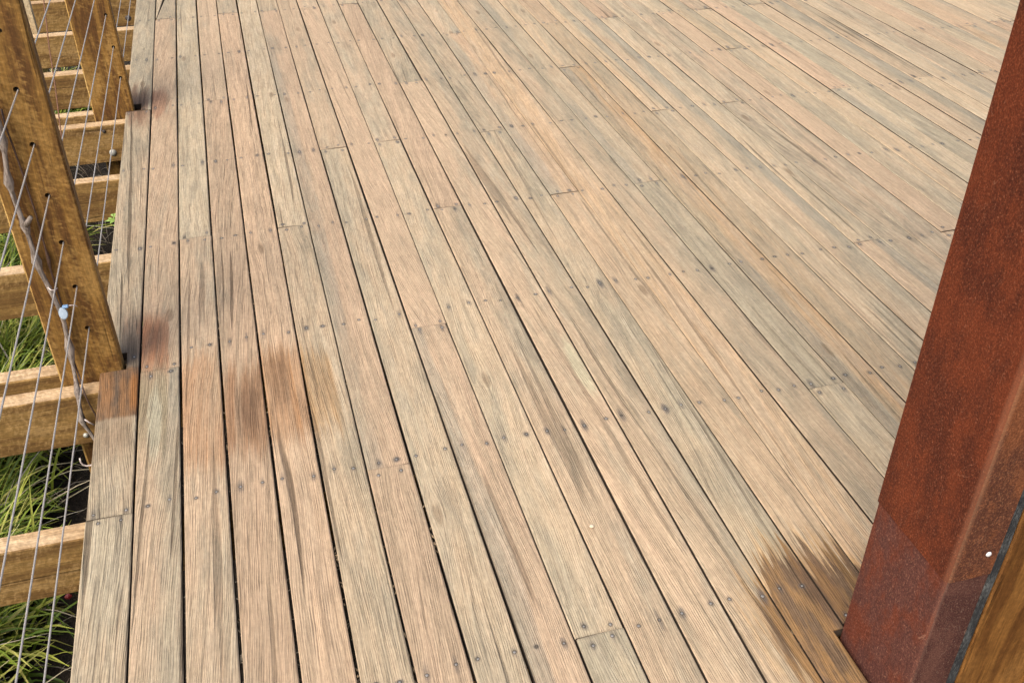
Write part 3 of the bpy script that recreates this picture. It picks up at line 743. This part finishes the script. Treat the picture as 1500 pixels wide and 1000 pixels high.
# ------------------------------------------------------------------ grass, dry leaves, mulch
def blades(name, n, place, length, width, tints, lean=0.6):
    vs, fs, cs = [], [], []
    for _ in range(n):
        bx, by, bz = place(); a = random.uniform(0, 6.283); L = random.uniform(*length); wd = random.uniform(*width)
        ln = random.uniform(0.15, 1.0) * lean; droop = random.uniform(0.3, 1.5)
        d = Vector((math.cos(a), math.sin(a), 0)); s = Vector((-d.y, d.x, 0)); pnt = Vector((bx, by, bz)); ang = ln * 0.5; i0 = len(vs)
        col = random.choice(tints); f = random.uniform(.75, 1.25); tw = random.uniform(-.6, .6)
        for k in range(6):
            t = k / 5; ww = wd * (1 - t ** 2.2) * .5 + .0003
            ss = (s * math.cos(tw * t) + Vector((0, 0, 1)) * math.sin(tw * t))
            vs += [pnt - ss * ww, pnt + Vector((0, 0, -ww * .5)), pnt + ss * ww]
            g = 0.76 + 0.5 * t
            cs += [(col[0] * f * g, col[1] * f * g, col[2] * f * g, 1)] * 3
            pnt = pnt + (d * math.sin(ang) + Vector((0, 0, 1)) * math.cos(ang)) * (L / 5); ang += droop * .36
        for k in range(5):
            A = i0 + 3 * k; fs += [(A, A + 1, A + 4, A + 3), (A + 1, A + 2, A + 5, A + 4)]
    me = bpy.data.meshes.new(name); me.from_pydata(vs, [], fs)
    at = me.attributes.new('tint', 'FLOAT_COLOR', 'POINT'); at.data.foreach_set('color', [c for q_ in cs for c in q_])
    for p_ in me.polygons: p_.use_smooth = True
    return link(name, me, BLADE, kind='stuff')
GREEN = [(.190, .270, .034), (.270, .340, .045), (.130, .200, .028), (.350, .380, .070), (.075, .130, .020), (.420, .410, .120)]
DRY = [(.52, .46, .32), (.44, .41, .34), (.58, .52, .34), (.34, .30, .24)]
tufts = [(random.uniform(-2.1, -0.80), random.uniform(0.8, 5.2)) for _ in range(95)] + [(random.uniform(-1.0, -.80), random.uniform(1.2, 3.4)) for _ in range(26)] + [(random.uniform(-.98, -.73), random.uniform(1.25, 2.1)) for _ in range(17)] + [(random.uniform(-1.05, -.82), random.uniform(2.4, 3.4)) for _ in range(22)]
def near_tuft():
    tx, ty = random.choice(tufts); r_ = random.gauss(0, .055); a = random.uniform(0, 6.283)
    return tx + r_ * math.cos(a), ty + r_ * math.sin(a), -0.51
blades('grass', 27000, near_tuft, (.17, .36), (.006, .0125), GREEN, 0.8)
blades('dry_grass', 1500, near_tuft, (.20, .50), (.003, .006), DRY, 1.9)
blades('mulch_straw', 2600, lambda: (random.uniform(-1.1, 0.1), random.uniform(.8, 6.0), -0.49), (.06, .22), (.002, .0045), [(.17, .13, .09), (.28, .24, .19), (.10, .07, .045)], 3.0)

# small weed and a red leaf
wq = on_y(166, 322, 3.02)
weed = empty('weed', (wq.x, wq.y, -0.57), 'small bright green weed poking up beside the deck edge', 'weed')
bm = bmesh.new(); tube(bm, [(0, 0, 0), (.01, .01, .2), (0, .02, wq.z + .57)], .002, 6)
MW = mat_plain('weed_leaf', (.22, .34, .07), .55, 0, .25, 60.0); link('stem', to_mesh(bm, 'stem', True), MW, weed)
for k in range(9):
    bm = bmesh.new(); a = k * 2.4; d = Vector((math.cos(a), math.sin(a), .25)); s = Vector((-d.y, d.x, .1)); b0 = Vector((0, .02, wq.z + .57 - .012 * (k % 3)))
    L = random.uniform(.022, .034)
    pts_ = [b0, b0 + d * L * .45 + s * L * .32, b0 + d * L + Vector((0, 0, -.005)), b0 + d * L * .45 - s * L * .32]; mid_ = bm.verts.new(b0 + d * L * .5 + Vector((0, 0, .004)))
    v_ = [bm.verts.new(q_) for q_ in pts_]
    for i in range(4): bm.faces.new((v_[i], v_[(i + 1) % 4], mid_))
    link('leaf', to_mesh(bm, 'leaf'), MW, weed)
rq = on_y(100, 873, 1.72)
bm = bmesh.new()
for (lx_, ly_, lz_), (hx_, hy_, hz_) in (((0, 0, 0), (0, 0, 0)),):
    K_ = .55; outl = [(-.016, 0, 0), (-.008, .004, .010), (.004, .006, .013), (.014, .003, .006), (.016, 0, -.002), (.004, -.004, -.011), (-.010, -.002, -.008)]
    top_ = [bm.verts.new((a * K_, b * K_ - .001, c * K_)) for a, b, c in outl]; m_ = bm.verts.new((0, -.005, .002))
    for i in range(7): bm.faces.new((top_[i], top_[(i + 1) % 7], m_))
link('fallen_leaf', to_mesh(bm, 'fallen_leaf'), REDP, loc=rq, label='small dark red leaf in the shade beside the deck edge', cat='leaf')

# pebble on the boards, and crumbs caught in the joints
bm = bmesh.new(); bmesh.ops.create_icosphere(bm, subdivisions=2, radius=1)
for v in bm.verts: v.co = Vector((v.co.x * .0052, v.co.y * .0044, v.co.z * .0032)) * (1 + random.uniform(-.08, .08))
link('pebble', to_mesh(bm, 'pebble', True), PEB, loc=(0.526, 1.316, 0.0032), label='tiny pale pebble lying on the boards', cat='pebble')
bm = bmesh.new()
def crumb(x, y, z):
    L = random.uniform(.003, .009); a = random.gauss(1.57, .5); wd_ = random.uniform(.0012, .0026)
    d = Vector((math.cos(a), math.sin(a), random.uniform(-.3, .3))) * L; s = Vector((-math.sin(a), math.cos(a), random.uniform(-.5, .5))) * wd_; c_ = Vector((x, y, z)); h_ = Vector((0, 0, wd_ * .8))
    v_ = [bm.verts.new(c_ + q_) for q_ in (d, s, -d, -s, h_, -h_)]
    for i in range(4): bm.faces.new((v_[i], v_[(i + 1) % 4], v_[4])); bm.faces.new((v_[(i + 1) % 4], v_[i], v_[5]))
for k, ya, yb, n in ((4, 2.2, 2.55, 16), (3, 2.2, 2.4, 10), (4, 1.72, 1.95, 14), (5, 1.05, 1.45, 26), (6, 1.0, 1.5, 26), (6, 1.9, 2.05, 8), (7, 1.3, 1.6, 16), (10, 1.1, 2.4, 20), (13, .95, 1.4, 22), (8, 2.3, 3, 8), (3, 1.7, 1.9, 8)):
    for _ in range(n // 2): crumb(X0 + k * PITCH + random.uniform(-.0018, .0018), random.uniform(ya, yb), random.uniform(-.014, -.005))
link('joint_crumbs', to_mesh(bm, 'joint_crumbs'), mat_plain('dry_crumbs', (.24, .175, .105), .9, 0, .4, 200.0), deck, kind='stuff')
